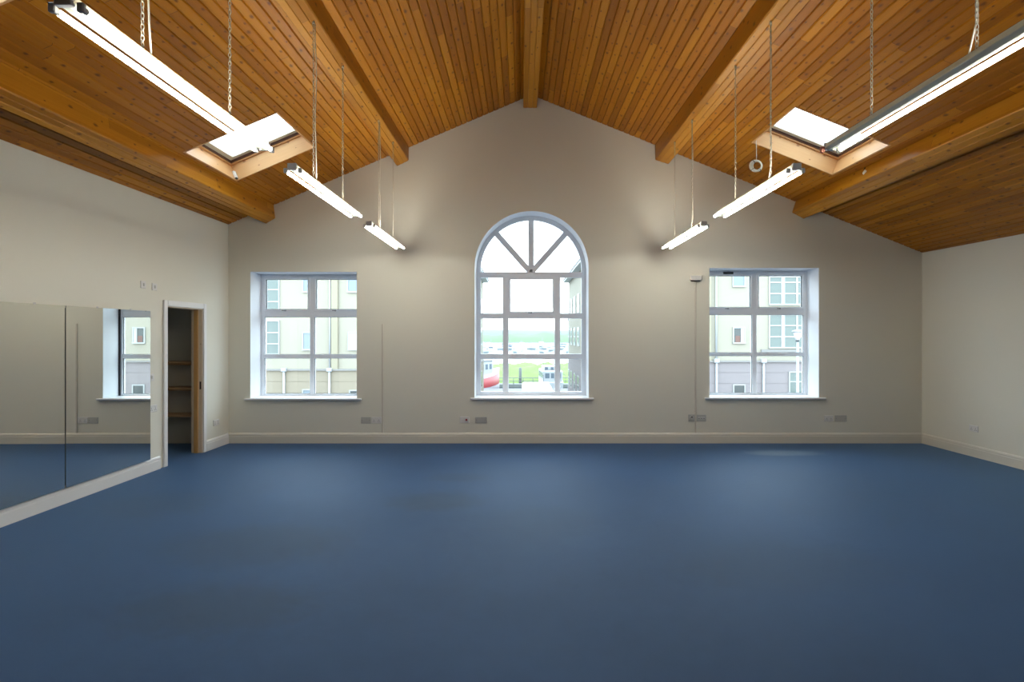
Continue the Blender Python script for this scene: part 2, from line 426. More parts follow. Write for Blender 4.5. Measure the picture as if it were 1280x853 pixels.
# ------------------------------------------------------------------ skirting boards
SH=.16
sk=[(0,0),(.020,0),(.020,.105),(.016,.122),(.018,.130),(.012,.148),(.004,.158),(0,.158)]
mb=MB(); b=[(D-p[0],p[1]) for p in sk]
mb.prism(b,XL0,XR0,'x'); tag(mb.build('baseboard_back',M_skirt),kind='structure')
def side_skirt(name,y0,y1,fx,sgn,m):
    mb=MB(); i=mb.add([(fx(y0)+sgn*p[0],y0,p[1]) for p in sk]); j=mb.add([(fx(y1)+sgn*p[0],y1,p[1]) for p in sk]); n=len(sk)
    for k in range(n): mb.face((i+k,i+(k+1)%n,j+(k+1)%n,j+k))
    mb.face([i+k for k in range(n)][::-1]); mb.face([j+k for k in range(n)])
    return tag(mb.build(name,m),kind='structure')
side_skirt('baseboard_left',YR,DY0-.125,xl,1,M_skirtw)
side_skirt('baseboard_left_far',DY1+.075,D-.021,xl,1,M_skirtw)
side_skirt('baseboard_right',YR,D-.021,xr,-1,M_skirt)
mb=MB(); mb.box(XL0,XR0,YR,YR+.02,0,.158); tag(mb.build('baseboard_rear',M_skirt),kind='structure')

# ------------------------------------------------------------------ doorway
dr=empty('door_1',(xl(7.2),7.2,0)); tag(dr,kind='structure')
X=XL0
prof=lambda w: [(0,0),(.022,0),(.024,.01),(.020,.05),(.016,.062),(0,.065)]
mb=MB()
mb.bbox(X-.004,X+.022,DY0-.07,DY0,0,DZ+.075,.006); mb.bbox(X-.004,X+.022,DY1,DY1+.07,0,DZ+.075,.006); mb.bbox(X-.004,X+.0215,DY0,DY1,DZ,DZ+.075,.006)
mb.build('architrave',M_skirtw,dr)
def wbox(mb,x0,x1,y0,y1,z0,z1):
    # box with UVs running up the grain (z)
    for (a,b,c,d,u0,u1) in (((x0,y0),(x1,y0),0,0,x0,x1),((x1,y0),(x1,y1),0,0,y0,y1),((x1,y1),(x0,y1),0,0,x1,x0),((x0,y1),(x0,y0),0,0,y1,y0)):
        mb.quad((*a,z0),(*b,z0),(*b,z1),(*a,z1),0,[(u0,z0),(u1,z0),(u1,z1),(u0,z1)])
    mb.quad((x0,y0,z0),(x0,y1,z0),(x1,y1,z0),(x1,y0,z0),0,[(x0,y0),(x0,y1),(x1,y1),(x1,y0)])
    mb.quad((x0,y0,z1),(x1,y0,z1),(x1,y1,z1),(x0,y1,z1),0,[(x0,y0),(x1,y0),(x1,y1),(x0,y1)])
mb=MB(); wbox(mb,X-.055,X-.002,DY1-.010,DY1+.01,.0,DZ); mb.build('jamb',M_jamb,dr)
mb=MB(); wbox(mb,X-.110,X-.055,DY1-.024,DY1+.01,.0,DZ); mb.build('door_stop',M_jambo,dr)
mb=MB(); wbox(mb,X-.150,X-.110,DY1-.012,DY1+.01,.0,DZ); mb.build('jamb',M_jamb,dr)
mb=MB(); wbox(mb,X-.150,X-.002,DY0-.01,DY0+.012,.0,DZ); mb.build('jamb',M_jamb,dr)
mb=MB(); wbox(mb,X-.150,X-.002,DY0,DY1,DZ-.012,DZ+.01); mb.build('head_lining',M_jamb,dr)
zs=PZ(482,7.62)
mb=MB(); mb.bbox(X-.035,X-.012,DY1-.014,DY1-.009,zs-.055,zs+.055,.002); mb.build('latch_plate',M_latch,dr)

# shelves in the cupboard
M_shelf=wood('pine_shelf_board',.2,5,(.46,.28,.13),(.56,.36,.18),(.62,.42,.23),kn=.5,knot_amt=.2,jw=0)
for (py,depth,lab) in ((452.5,.30,'top pine shelf inside the dark cupboard'),(485.5,.30,'middle pine shelf inside the dark cupboard'),(519.5,.30,'bottom pine shelf inside the dark cupboard')):
    y0=D-.02-depth; z=PZ(py,y0)
    r=empty('cupboard_shelf',((CXW+XL0)/2,y0+.15,z)); tag(r,lab,'shelf','pine shelves in the cupboard')
    mb=MB(); mb.prism([(y0,z-.022),(y0,z),(D-.02,z),(D-.02,z-.022)],CXW,XL0-.16,'x')
    mb.uv=[[(u[1],u[0]) for u in q] if q else q for q in mb.uv]; mb.uv=[[(q[k][1],q[k][0]) for k in range(4)] if q else q for q in mb.uv]
    mb.build('board',M_shelf,r)
    mb=MB(); mb.prism([(D-.05,z-.065),(D-.05,z-.022),(D-.02,z-.022),(D-.02,z-.065)],CXW,XL0-.16,'x'); mb.build('batten',M_shelf,r)

# ------------------------------------------------------------------ gable windows
def ring(mb,x0,x1,z0,z1,w,y0,y1,mi=0,wb=None,wt=None,wl=None,wr=None):
    wb=w if wb is None else wb; wt=w if wt is None else wt; wl=w if wl is None else wl; wr=w if wr is None else wr
    mb.bbox(x0,x0+wl,y0,y1,z0,z1,.004,mi); mb.bbox(x1-wr,x1,y0,y1,z0,z1,.004,mi)
    mb.bbox(x0+wl,x1-wr,y0,y1,z1-wt,z1,.004,mi); mb.bbox(x0+wl,x1-wr,y0,y1,z0,z0+wb,.004,mi)
def handle(par,x,z,y):
    mb=MB(); mb.bbox(x-.014,x+.014,y-.014,y,z-.012,z+.012,.004); mb.bbox(x-.05,x+.012,y-.026,y-.014,z-.008,z+.008,.004); mb.build('handle',M_handle,par)
def sq_window(name,w,rows,cx,vent=False,mid=None):
    # rows: glass bands (top,bottom) read in the frame plane
    r=empty(name,((w['x0']+w['x1'])/2,DF,w['z0'])); tag(r,kind='structure')
    x0,x1,z0,z1=w['x0'],w['x1'],w['z0'],w['z1']
    fy0,fy1=DF,DF+.07
    mb=MB(); fw=.052
    ring(mb,x0,x1,z0,z1,fw,fy0,fy1,wb=.030)
    hm=.036
    mb.bbox(cx-hm,cx+hm,fy0+.001,fy1,z0+.03,z1-fw,.004)
    t1=(PZ(rows[0][1],DF),PZ(rows[1][0],DF)); t2=(PZ(rows[1][1],DF),PZ(rows[2][0],DF))
    for t in (t1,t2):
        mb.bbox(x0+fw,cx-hm,fy0,fy1,t[1],t[0],.004); mb.bbox(cx+hm,x1-fw,fy0,fy1,t[1],t[0],.004)
    mb.build('frame',M_upvc,r)
    for (a,b,k) in ((x0+fw,cx-hm,0),(cx+hm,x1-fw,1)):
        s=MB(); st=.036
        zt_=z1-fw+.004; zb_=t1[0]-.006
        ring(s,a-.004,b+.004,zb_,zt_,st,fy0-.014,fy0+.05)
        so=s.build('sash',M_upvc,r)
        g=MB(); ring(g,a+st-.006,b-st+.006,zb_+st-.002,zt_-st+.002,.006,fy0-.004,fy0+.03); g.build('gasket',M_gask,so)
        handle(so,(a+b)/2-.02,zb_+.014,fy0-.014)
        g=MB(); g.box(a+st-.005,b-st+.005,fy0+.02,fy0+.026,zb_+st-.005,zt_-st+.005); g.build('pane',M_glass,so)
        for (za,zb2) in ((t1[1],t2[0]),(t2[1],z0+.03)):
            g=MB(); g.box(a-.002,b+.002,fy0+.03,fy0+.036,zb2-.002,za+.002); g.build('pane',M_glass,r)
            g=MB(); ring(g,a-.001,b+.001,zb2-.001,za+.001,.005,fy0+.012,fy0+.03); g.build('gasket',M_gask,r)
        if vent:
            vz=PZ(341.6,DF); 
            if k==0: v=MB(); xx=PX(910,DF); v.bbox(xx-.08,xx+.08,fy0-.022,fy0,vz-.018,vz+.016,.004); v.build('trickle_vent',M_dark,r)
            else: v=MB(); xx=PX(975,DF); v.bbox(xx-.19,xx+.19,fy0-.018,fy0,vz-.016,vz+.012,.004); v.build('trickle_vent',M_upvc,r)
    return r
wl_=sq_window('window_1',WL,((349.5,389),(396.7,443.2),(448.2,493)),(WL['x0']+WL['x1'])/2)
wr_=sq_window('window_3',WR,((345.8,386.5),(393.8,441),(445.2,490.5)),(WR['x0']+WR['x1'])/2,vent=True)
def sill(par,x0,x1,zt_,over0,over1):
    mb=MB(); mb.bbox(x0-over0,x1+over1,D-.045,D-.0005,zt_-.028,zt_,.005); mb.box(x0+.001,x1-.001,D-.0005,DF,zt_-.02,zt_+.0015); return mb.build('sill',M_sill,par)
g=MB(); g.box(WL['x1']-.022,WL['x1']-.0005,DF-.02,DF,WL['z0']+.003,WL['z1']-.003); g.build('dark_strip',M_gask,wl_)  # thin black strip between the frame and the right reveal
sill(wl_,WL['x0'],WL['x1'],WL['z0'],PX(313)-PX(306.8),PX(452.3)-PX(446))
sill(wr_,WR['x0'],WR['x1'],WR['z0'],PX(887)-PX(881),PX(1031)-PX(1023.5))

# arched window
ar=empty('window_2',(AX,DF,A0)); tag(ar,kind='structure')
def archring(mb,r0,r1,y0,y1,zb,cz,n=48):
    o=[(AX+r1,zb)]+[(AX+r1*math.cos(t*PI/n),cz+r1*math.sin(t*PI/n)) for t in range(n+1)]+[(AX-r1,zb)]
    i_=[(AX+r0,zb)]+[(AX+r0*math.cos(t*PI/n),cz+r0*math.sin(t*PI/n)) for t in range(n+1)]+[(AX-r0,zb)]
    for k in range(len(o)-1):
        a,b,c,d=o[k],o[k+1],i_[k+1],i_[k]
        mb.quad((a[0],y0,a[1]),(d[0],y0,d[1]),(c[0],y0,c[1]),(b[0],y0,b[1]))
        mb.quad((a[0],y1,a[1]),(b[0],y1,b[1]),(c[0],y1,c[1]),(d[0],y1,d[1]))
        mb.quad((d[0],y0,d[1]),(d[0],y1,d[1]),(c[0],y1,c[1]),(c[0],y0,c[1]))
        mb.quad((a[0],y0,a[1]),(b[0],y0,b[1]),(b[0],y1,b[1]),(a[0],y1,a[1]))
fy0,fy1=DF,DF+.07
R0=AR-.066
mb=MB(); archring(mb,R0,AR,fy0,fy1,A0,AZ); archring(mb,R0-.004,R0+.012,fy0-.006,fy0+.02,A0+.06,AZ)
zA=(PZ(340.3,DF),PZ(347.2,DF)); zB=(PZ(391.8,DF),PZ(398.4,DF)); zC=(PZ(442.7,DF),PZ(449.2,DF)); zD=PZ(489.8,DF)
xm=[(PX(628.4,DF),PX(635.7,DF)),(PX(693.3,DF),PX(700.4,DF))]
mb.bbox(AX-R0,AX+R0,fy0+.001,fy1,A0,zD,.004)
for za in (zA,zB,zC):
    for (a,b) in ((AX-R0,xm[0][0]),(xm[0][1],xm[1][0]),(xm[1][1],AX+R0)):
        if za is zA: continue
        mb.bbox(a,b,fy0,fy1,za[1],za[0],.004)
mb.bbox(AX-R0-.005,AX+R0+.005,fy0,fy1,zA[1],zA[0],.004)
for (a,b) in xm: mb.bbox(a,b,fy0+.001,fy1,zD,zA[1],.004)
fr=mb.build('frame',M_upvc,ar)
# the fan bars
cxf,czf=PX(663.9,DF),zA[0]
mb=MB(); w=.043
for ang in (90,90+41.5,90-41.5):
    t=math.radians(ang); d=Vector((math.cos(t),math.sin(t))); nn=Vector((-d.y,d.x)); ln=.86 if ang==90 else .845
    o=Vector((cxf,czf-.01)); 
    q=[o-nn*w,o+d*ln-nn*w,o+d*ln+nn*w,o+nn*w]
    off=.002 if ang==90 else 0
    mb.prism([tuple(p) for p in q][::-1],fy0-.003+off,fy1-.01-off,'y')
mb.build('fan_bars',M_upvc,ar)
mb=MB(); mb.box(AX-R0,AX+R0,fy0+.03,fy0+.036,A0+.01,zA[0]); 
n=32; pts=[(AX+R0*math.cos(t*PI/n),zA[0]+R0*.985*math.sin(t*PI/n)) for t in range(n+1)]
mb.prism(pts,fy0+.03,fy0+.036,'y'); mb.build('pane',M_glass,ar)
s=MB(); a,b=xm[0][1]-.002,xm[1][0]+.002; ring(s,a,b,zB[0]-.006,zA[1]+.004,.032,fy0-.014,fy0+.05); so=s.build('sash',M_upvc,ar)
g=MB(); ring(g,a+.028,b-.028,zB[0]+.022,zA[1]-.024,.006,fy0-.004,fy0+.03); g.build('gasket',M_gask,so)
handle(so,PX(664,DF),zB[0]+.008,fy0-.014)
sill(ar,AX-AR,AX+AR,A0,PX(593.2)-PX(588.3),PX(742)-PX(735.8))

# ------------------------------------------------------------------ beams
def beam(name,poly,lab):
    # bottom face clad in narrow boards with real grooves, chamfered arrises
    bl,br,tr,tl=[Vector(p) for p in poly]; d=(br-bl); up=((tl-bl)+(tr-br)).normalized(); L_=d.length; d=d.normalized(); c=.009
    pl=[bl+(tl-bl).normalized()*c,bl+d*c]
    nb=3
    for k in range(1,nb):
        m_=bl+d*(L_*k/nb); pl+=[m_-d*.006,m_+up*.008,m_+d*.006]
    pl+=[br-d*c,br+(tr-br).normalized()*c,tr,tl]
    mb=MB(); mb.prism([tuple(p) for p in pl],YR,D-.001,'y')
    o=mb.build(name,M_beam); tag(o,lab,'beam','pine beams under the boarded ceiling'); return o
def bp(px,py): return (PX(px),PZ(py))
beam('ceiling_beam',[bp(654,135),bp(671.2,135),bp(671.2,112),bp(654,112)],'slim varnished pine ridge beam at the peak of the ceiling')
beam('ceiling_beam',[bp(496,208),bp(510.7,200.8),bp(511.2,160),bp(497,172)],'upper varnished pine beam on the left slope, between ridge and square skylight')
beam('ceiling_beam',[bp(819.2,200),bp(835.8,205.5),bp(834.5,165),bp(818.9,155)],'upper varnished pine beam on the right slope, between ridge and square skylight')
beam('ceiling_beam',[bp(332,280),bp(344,273),bp(340,240),bp(322,250)],'low varnished pine beam between the left skylight and the mirror wall')
beam('ceiling_beam',[bp(990,266),bp(1005,273.8),bp(1014,245),bp(999,238)],'low varnished pine beam between the right skylight and the right wall')

# ------------------------------------------------------------------ skylights
def skylight(name,pt,s0,s1,y0,y1):
    r=empty(name,pt((s0+s1)/2,0,(y0+y1)/2)); tag(r,kind='structure')
    dp=-.20
    def q(mb,a,b,c,d,u,mi=0): mb.quad(a,b,c,d,mi,u)
    mb=MB()
    # four lining boards with real thickness
    t=.018; W=s1-s0; H=y1-y0; LIP=.006
    def board(sa,sb,ya,yb,h0,h1,along):
        c=[pt(sa,h0,ya),pt(sb,h0,ya),pt(sb,h0,yb),pt(sa,h0,yb),pt(sa,h1,ya),pt(sb,h1,ya),pt(sb,h1,yb),pt(sa,h1,yb)]
        for f in ((0,3,2,1),(4,5,6,7),(0,1,5,4),(1,2,6,5),(2,3,7,6),(3,0,4,7)):
            u=[]
            for k in f:
                h=h0 if k<4 else h1; sv=(sa,sb,sb,sa)[k%4]; yv=(ya,ya,yb,yb)[k%4]
                u.append((h+ (0 if along=='s' else 0) + (yv-ya if along=='s' else sv-sa), sv if along=='s' else yv))
            mb.quad(*[c[k] for k in f],0,u)
    board(s0-t,s0+.001,y0-t,y1+t,LIP,dp,'y'); board(s1-.001,s1+t,y0-t,y1+t,LIP,dp,'y')
    board(s0,s1,y0-t,y0+.001,LIP,dp,'s'); board(s0,s1,y1-.001,y1+t,LIP,dp,'s')
    mb.build('lining',M_pine,r)
    # thin dark edge strip along the near side
    def rng(name,a0,a1,b0,b1,w,h0,h1,m):
        g=MB()
        def bx(sa,sb,ya,yb):
            c=[pt(sa,h0,ya),pt(sb,h0,ya),pt(sb,h0,yb),pt(sa,h0,yb),pt(sa,h1,ya),pt(sb,h1,ya),pt(sb,h1,yb),pt(sa,h1,yb)]
            for f in ((0,3,2,1),(4,5,6,7),(0,1,5,4),(1,2,6,5),(2,3,7,6),(3,0,4,7)):
                g.quad(*[c[k] for k in f],0,[(0,0),(.1,0),(.1,.5),(0,.5)])
        bx(a0,a1,b0,b0+w); bx(a0,a1,b1-w,b1); bx(a0,a0+w,b0+w,b1-w); bx(a1-w,a1,b0+w,b1-w)
        return g.build(name,m,r)
    rng('frame',s0-.02,s1+.02,y0-.02,y1+.02,.045,dp,dp-.03,M_pine)
    rng('gasket',s0+.02,s1-.02,y0+.02,y1-.02,.022,dp-.02,dp-.05,M_frame_dk)
    sa=rng('sash',s0+.03,s1-.03,y0+.03,y1-.03,.075,dp-.045,dp-.085,M_sash)
    g=MB(); h=dp-.07; g.quad(pt(s0+.07,h,y0+.06),pt(s1-.06,h,y0+.06),pt(s1-.06,h,y1-.06),pt(s0+.07,h,y1-.06))
    h2=h-.006; g.quad(pt(s0+.07,h2,y0+.06),pt(s1-.06,h2,y0+.06),pt(s1-.06,h2,y1-.06),pt(s0+.07,h2,y1-.06)); g.build('pane',M_sglass,sa)
    rng('flashing',s0-.05,s1+.05,y0-.05,y1+.05,.09,dp-.03,dp-.09,M_metal)
    return r
M_frame_dk=mat('brown_gasket',(.10,.045,.03),.6)
M_sash=mat('cream_painted_sash',(.66,.63,.52),.45)
for k,(y0,y1) in enumerate(SKY_Y):
    skylight('window_%d'%(4+2*k),ptL,sL0,sL1,y0,y1); skylight('window_%d'%(5+2*k),ptR,sR0,sR1,y0,y1)

# ------------------------------------------------------------------ mirrors on the left wall
def mirror(y0,y1,tilt,lab,z0=.162,z1=1.965):
    xm_=-4.497; t=.006
    r=empty('wall_mirror',(xm_,(y0+y1)/2,z0)); tag(r,lab,'mirror','tall mirror sheets fixed along the left wall')
    mb=MB(); hy=(y1-y0)/2; mb.box(-t,0,-hy+.0015,hy-.0015,0,z1-z0)
    # only the room side is silvered
    mb.m=[0 if abs(sum(mb.v[i][0] for i in f)/4)<1e-6 else 1 for f in mb.f]
    mb.build('glass_sheet',[M_mirror,M_mback],r,world=False)
    mb=MB(); mb.box(-.030,-t,-hy+.02,hy-.02,.02,z1-z0-.02); mb.build('backing_board',M_mback,r,world=False)
    for yy in (-.35*hy,.45*hy):
        mb=MB(); mb.bbox(-.004,.004,yy-.012,yy+.012,z1-z0-.006,z1-z0+.012,.002); mb.build('clip',M_metal,r,world=False)
    r.rotation_euler=(0,0,tilt)
    return r
mirror(5.297,6.512,.0022,'tall mirror sheet fixed nearest the cupboard doorway')
mirror(4.080,5.293,.0075,'tall mirror sheet at the left edge, farther from the doorway')

# ------------------------------------------------------------------ sockets, plates, trunking
def plate_thing(name,kind,face,pos,w,h,lab,cat,group):
    # face: 'back','left','right'; pos = centre (along-wall coordinate, z)
    r=empty(name,(0,0,0)); tag(r,lab,cat,group)
    mp=M_plate if kind in('double','single','switch','spur') else M_plateg
    mb=MB(); mb.bbox(-w/2,w/2,-.010,0,-h/2,h/2,.003); base=mb.build('plate',mp,r,world=False)
    if kind=='double':
        for s in (-1,1):
            x=s*w*.24
            mb=MB(); mb.bbox(x-.008,x+.008,-.014,-.010,.012,.030,.002); mb.build('rocker',M_plate,r,world=False)
            for q in ((x-.0035,x+.0035,-.004,.006),(x-.015,x-.007,-.023,-.016),(x+.007,x+.015,-.023,-.016)):
                mb=MB(); mb.box(q[0],q[1],-.0108,-.0099,q[2],q[3]); mb.build('pin_slot',M_dark,r,world=False)
    elif kind=='spur':
        mb=MB(); mb.bbox(.014,.042,-.016,-.010,-.014,.014,.003); mb.build('red_rocker',M_red,r,world=False)
        mb=MB(); mb.bbox(-.05,-.01,-.013,-.010,-.015,.015,.002); mb.build('fuse_carrier',M_plate,r,world=False)
    elif kind=='switch':
        mb=MB(); mb.bbox(-.012,.012,-.016,-.010,-.018,.018,.003); mb.build('rocker',M_plateg,r,world=False)
    elif kind=='round':
        mb=MB(); mb.lathe([(.031,-.010),(.031,-.022),(.026,-.027)],n=20,ax='y'); mb.build('round_outlet',M_plateg,r,world=False)
        mb=MB(); mb.box(-.014,.014,-.0275,-.026,.008,.022); mb.build('slot',M_dark,r,world=False)
    elif kind=='data':
        for x in (-w*.26,0,w*.26):
            mb=MB(); mb.bbox(x-w*.10,x+w*.10,-.013,-.010,-.016,.014,.002); mo=mb.build('outlet_module',M_plate,r,world=False)
            mb=MB(); mb.box(x-w*.06,x+w*.06,-.0136,-.0129,-.010,.002); mb.build('port',M_dark,mo,world=False)
    elif kind=='blank':
        for x in (-w*.38,w*.38):
            mb=MB(); mb.lathe([(.004,-.010),(.004,-.0115)],c=(x,0,0),n=10,ax='y'); mb.build('screw',M_dark,r,world=False)
    if face=='back': r.location=(pos[0],D,pos[1])
    elif face=='left': r.location=(xl(pos[0]),pos[0],pos[1]); r.rotation_euler=(0,0,PI/2)
    else: r.location=(xr(pos[0]),pos[0],pos[1]); r.rotation_euler=(0,0,-PI/2)
    return r
def bk(x0,x1,y0,y1): return (((PX(x0)+PX(x1))/2,(PZ(y0)+PZ(y1))/2),abs(PX(x1)-PX(x0)),abs(PZ(y0)-PZ(y1)))
G='electrical plates low on the gable wall'
for (nm,kd,x0,x1,y0,y1,lab) in (
 ('data_outlet','blank',451.5,463.8,521.5,529.5,'grey outlet plate under the right end of the left window sill'),
 ('wall_socket','double',464.4,477,521.5,529.5,'white double socket between grey plate and left conduit'),
 ('fused_switch','spur',574.8,587,521,529,'white plate with a red rocker left of the arched window sill'),
 ('data_outlet','blank',594,608.5,521.2,529,'grey blank plate just right of the red rocker plate'),
 ('round_outlet','round',860.3,868.2,518.2,527,'small square plate with round outlet left of the right conduit'),
 ('data_outlet','data',870.6,882.5,518.6,526.8,'grey triple outlet plate just right of the right conduit'),
 ('wall_socket','double',1030,1041.4,519.6,527.2,'double socket below the right end of the right window sill'),
 ('data_outlet','blank',1043.4,1058.2,519.2,527.2,'grey blank plate, rightmost plate on the gable wall')):
    p,w,h=bk(x0,x1,y0,y1)
    plate_thing(nm,kd,'back',p,w,h,lab,'socket' if 'socket' in nm else 'wall plate',G)
G2='plates on the left wall'
plate_thing('blank_plate','switch','left',(6.43,PZ(356,6.43)),.088,.088,'white plate above the mirror, the one farther from the doorway','wall plate',G2)
plate_thing('blank_plate','switch','left',(6.625,PZ(358.8,6.62)),.088,.088,'white plate above the mirror, the one nearer the doorway','wall plate',G2)
plate_thing('light_switch','switch','left',(6.57,PZ(472,6.57)),.086,.086,'white light switch between mirror and doorway','switch',G2)
plate_thing('wall_socket','double','left',(6.60,PZ(511,6.6)),.146,.086,'white double socket between mirror and doorway, under the light switch','socket',G2)
plate_thing('wall_socket','double','left',(7.965,PZ(528.5,7.965)),.146,.086,'white double socket in the far corner beyond the cupboard doorway','socket',G2)
plate_thing('wall_socket','double','right',(7.37,PZ(536,7.37)),.146,.086,'white double socket low on the right wall',"socket",None)

def conduit(px,pt_,pb,lab):
    x=PX(px); r=MB(); r.bbox(x-.012,x+.012,D-.014,D,PZ(pb),PZ(pt_),.003)
    o=r.build('cable_trunking',M_trunk); tag(o,lab,'trunking','thin cable trunking on the gable wall'); return o
conduit(478.3,405,541.3,'thin cream cable trunking beside the left window')
conduit(869.4,352.2,541.3,'thin cream cable trunking running down from the sensor box')
x0,x1=PX(862.3),PX(876); 
r=empty('sensor_box',((x0+x1)/2,D,PZ(352))); tag(r,'small cream box on the wall left of the right window, above the trunking','sensor')
mb=MB(); mb.bbox(x0,x1,D-.05,D,PZ(350.8),PZ(345),.006); mb.build('housing',M_plate,r)
mb=MB(); mb.bbox(x0+.01,x1-.02,D-.046,D-.004,PZ(351.9),PZ(350.9),.002); mb.build('lower_edge',M_dark,r)

# ------------------------------------------------------------------ hanging fluorescent lights
LZ=EYE+1.277; LL=1.63; BZ=PZ(203.5)
def make_light(tubes=(1,1)):
    r=empty('hanging_light',(0,0,0)); h=LL/2
    mb=MB()
    sec=[(-.026,.052),(.026,.052),(.030,.040),(.036,.020),(.034,.016),(.014,.002),(-.014,.002),(-.034,.016),(-.036,.020),(-.030,.040)]
    mb.prism(sec,-h,h,'y'); mb.build('batten',M_batt,r,world=False)
    for s in (-1,1):
        mb=MB(); mb.bbox(-.034,.034,s*h-.012,s*h+.012,.002,.056,.003); mb.build('end_cap',M_metal,r,world=False)
    for k,s in enumerate((-1,1)):
        x=s*.056
        for e in (-1,1):
            mb=MB(); mb.bbox(x-.014,x+.014,e*(h-.012)-.010,e*(h-.012)+.010,-.016,.022,.004)
            mb.build('lampholder',M_metal if tubes[k] else M_pinkend,r,world=False)
        if tubes[k]:
            mb=MB(); mb.tube([(x,-h+.02,0),(x,h-.02,0)],.0130,14)
            t=mb.build('tube',M_tube,r,world=False)
            mb=MB(); mb.tube([(x,-h+.018,0),(x,-h+.036,0)],.0134,14); mb.build('tube_cap',M_glow_end,t,world=False); mb=MB(); mb.tube([(x,h-.036,0),(x,h-.018,0)],.0134,14); mb.build('tube_cap',M_glow_end,t,world=False)
    # chains
    ln=BZ-LZ-.052
    for yy in (-.385,.37):
        mb=MB(); nl=int(ln/.026); st=ln/nl
        for i in range(nl):
            mb.torus((0,yy,.052+st*(i+.5)),.0165,.0024,ax=(1,0,0) if i%2 else (0,1,0),n=10,m=5,stretch=((0,0,1),.0075))
        mb.build('chain',M_chain,r,world=False)
        mb=MB(); mb.tube([(0,yy,.050+ln),(0,yy,.050+ln+.02)],.010,10); mb.torus((0,yy,.050+ln-.006),.010,.0025,ax=(0,1,0),n=12,m=6); mb.build('hook',M_chain,r,world=False)
    mb=MB(); pts=[(.012+.004*math.sin(i*1.3),-.365+.004*math.cos(i*1.1),.052+ln*i/9) for i in range(10)]
    pts[0]=(.004,-.33,.050); mb.tube(pts,.0042,7); mb.build('power_cable',M_cable,r,world=False)
    return r
proto=make_light()
half=make_light((0,1))
XLt,XRt=-1.775,2.14
spots=[(XLt,2.90,'nearest hanging twin-tube light on the left, running out past the picture corner'),
       (XLt,4.975,'middle hanging twin-tube light of the left row, beside the left skylight'),
       (XLt,7.08,'farthest hanging twin-tube light of the left row, close to the gable wall'),
       (XRt,2.90,'nearest hanging light on the right, only one tube lit'),
       (XRt,4.975,'middle hanging twin-tube light of the right row, near the hanging cable coil'),
       (XRt,7.08,'farthest hanging twin-tube light of the right row, close to the gable wall')]
for i,(x,y,lab) in enumerate(spots):
    o=proto if i==0 else (half if i==3 else copy_tree(proto))
    o.location=(x,y,LZ); tag(o,lab,'light','fluorescent lights hung on chains')

# ------------------------------------------------------------------ small things at the skylights
def roofpt(side,px,py):
    u,v=px-CX,CY-py
    k=(294.4/(v-SL*u)) if side<0 else (305.4/(v+SR*u))
    Y=k*D; return Vector((u*Y/F,Y,EYE+v*Y/F))
def sensor(side,px,py,lab):
    p=roofpt(side,px,py); nx,nz=((.393,-.92) if side<0 else (-.374,-.927))
    r=empty('ceiling_sensor',p); tag(r,lab,'sensor','small sensors on the boarded ceiling')
    n=Vector((nx,0,nz)); 
    mb=MB(); mb.tube([p-n*.01,p+n*.016],[.028,.026],16); mb.build('base',M_latch,r)
    mb=MB(); q=p+n*.016; d=(n+Vector((-side*.3,-.8,-.1))).normalized(); mb.tube([q,q+d*.03,q+d*.072,q+d*.078],[.014,.022,.030,.024],16); mb.build('head',M_plate,r)
sensor(-1,211,194.5,'small grey and black sensor above the low left beam')
sensor(1,1083,211,'small white and black sensor above the low right beam')
# white box on the left skylight lining
p=Vector(ptL(sL1,-.03,SKY_Y[0][1]))
r=empty('contact_box',p); tag(r,'small white box in the lower corner of the left skylight','sensor')
mb=MB(); c0=Vector(ptL(sL1-.002,-.012,SKY_Y[0][1]-.052)); c1_=Vector(ptL(sL1-.002,-.105,SKY_Y[0][1]-.052))
ax=(c1_-c0).normalized(); yy=Vector((0,1,0)); xx=ax.cross(yy)
def obox(mb,o,a,b,c):
    vs=[o,o+a,o+a+b,o+b]; vs=vs+[v+c for v in vs]; i=mb.add(vs)
    for q in ((0,3,2,1),(4,5,6,7),(0,1,5,4),(1,2,6,5),(2,3,7,6),(3,0,4,7)): mb.face([i+k for k in q])
if xx.x<0: xx=-xx
obox(mb,c0,ax*.093,yy*.045,xx*.030); mb.build('housing',M_plate,r,bevel=.004)
mb=MB(); obox(mb,c0-ax*.012+xx*.004,ax*.012,yy*.04,xx*.02); mb.build('sensor_tip',M_dark,r)
# coil of cable hanging from the right skylight
top=Vector(ptR(sR0,-.01,SKY_Y[0][1])); top.x=PX(945.5,6.98); top.y=6.98; top.z=zr(top.x)
zc=PZ(207.5,6.98)
r=empty('cable_coil',(top.x,top.y,zc)); tag(r,'white coil of cable hanging from the corner of the right skylight','cable')
mb=MB()
for k,(dr_,dy) in enumerate(((0,0),(.008,.009),(-.006,.010),(.004,-.010),(-.009,-.008),(.011,0),(.002,.018),(.0,-.018))):
    mb.torus((top.x+.002*k*(-1)**k,top.y+dy,zc),.066+dr_,.0060,ax=(0.12,1,0.05*(-1)**k),n=32,m=8)
mb.build('coil',M_cable,r)
mb=MB()
for t in (130,-55,-140):
    a=math.radians(t); mb.torus((top.x+.067*math.cos(a),top.y,zc+.067*math.sin(a)),.027,.004,ax=(-math.sin(a),0,math.cos(a)),n=16,m=6)
mb.build('tie',M_latch,r)
mb=MB(); mb.tube([(top.x,top.y,zc+.066),(top.x+.002,top.y,zc+.12),(top.x-.002,top.y,top.z-.02),(top.x,top.y,top.z)],.0038,8); mb.build('hanging_cord',M_cable,r)

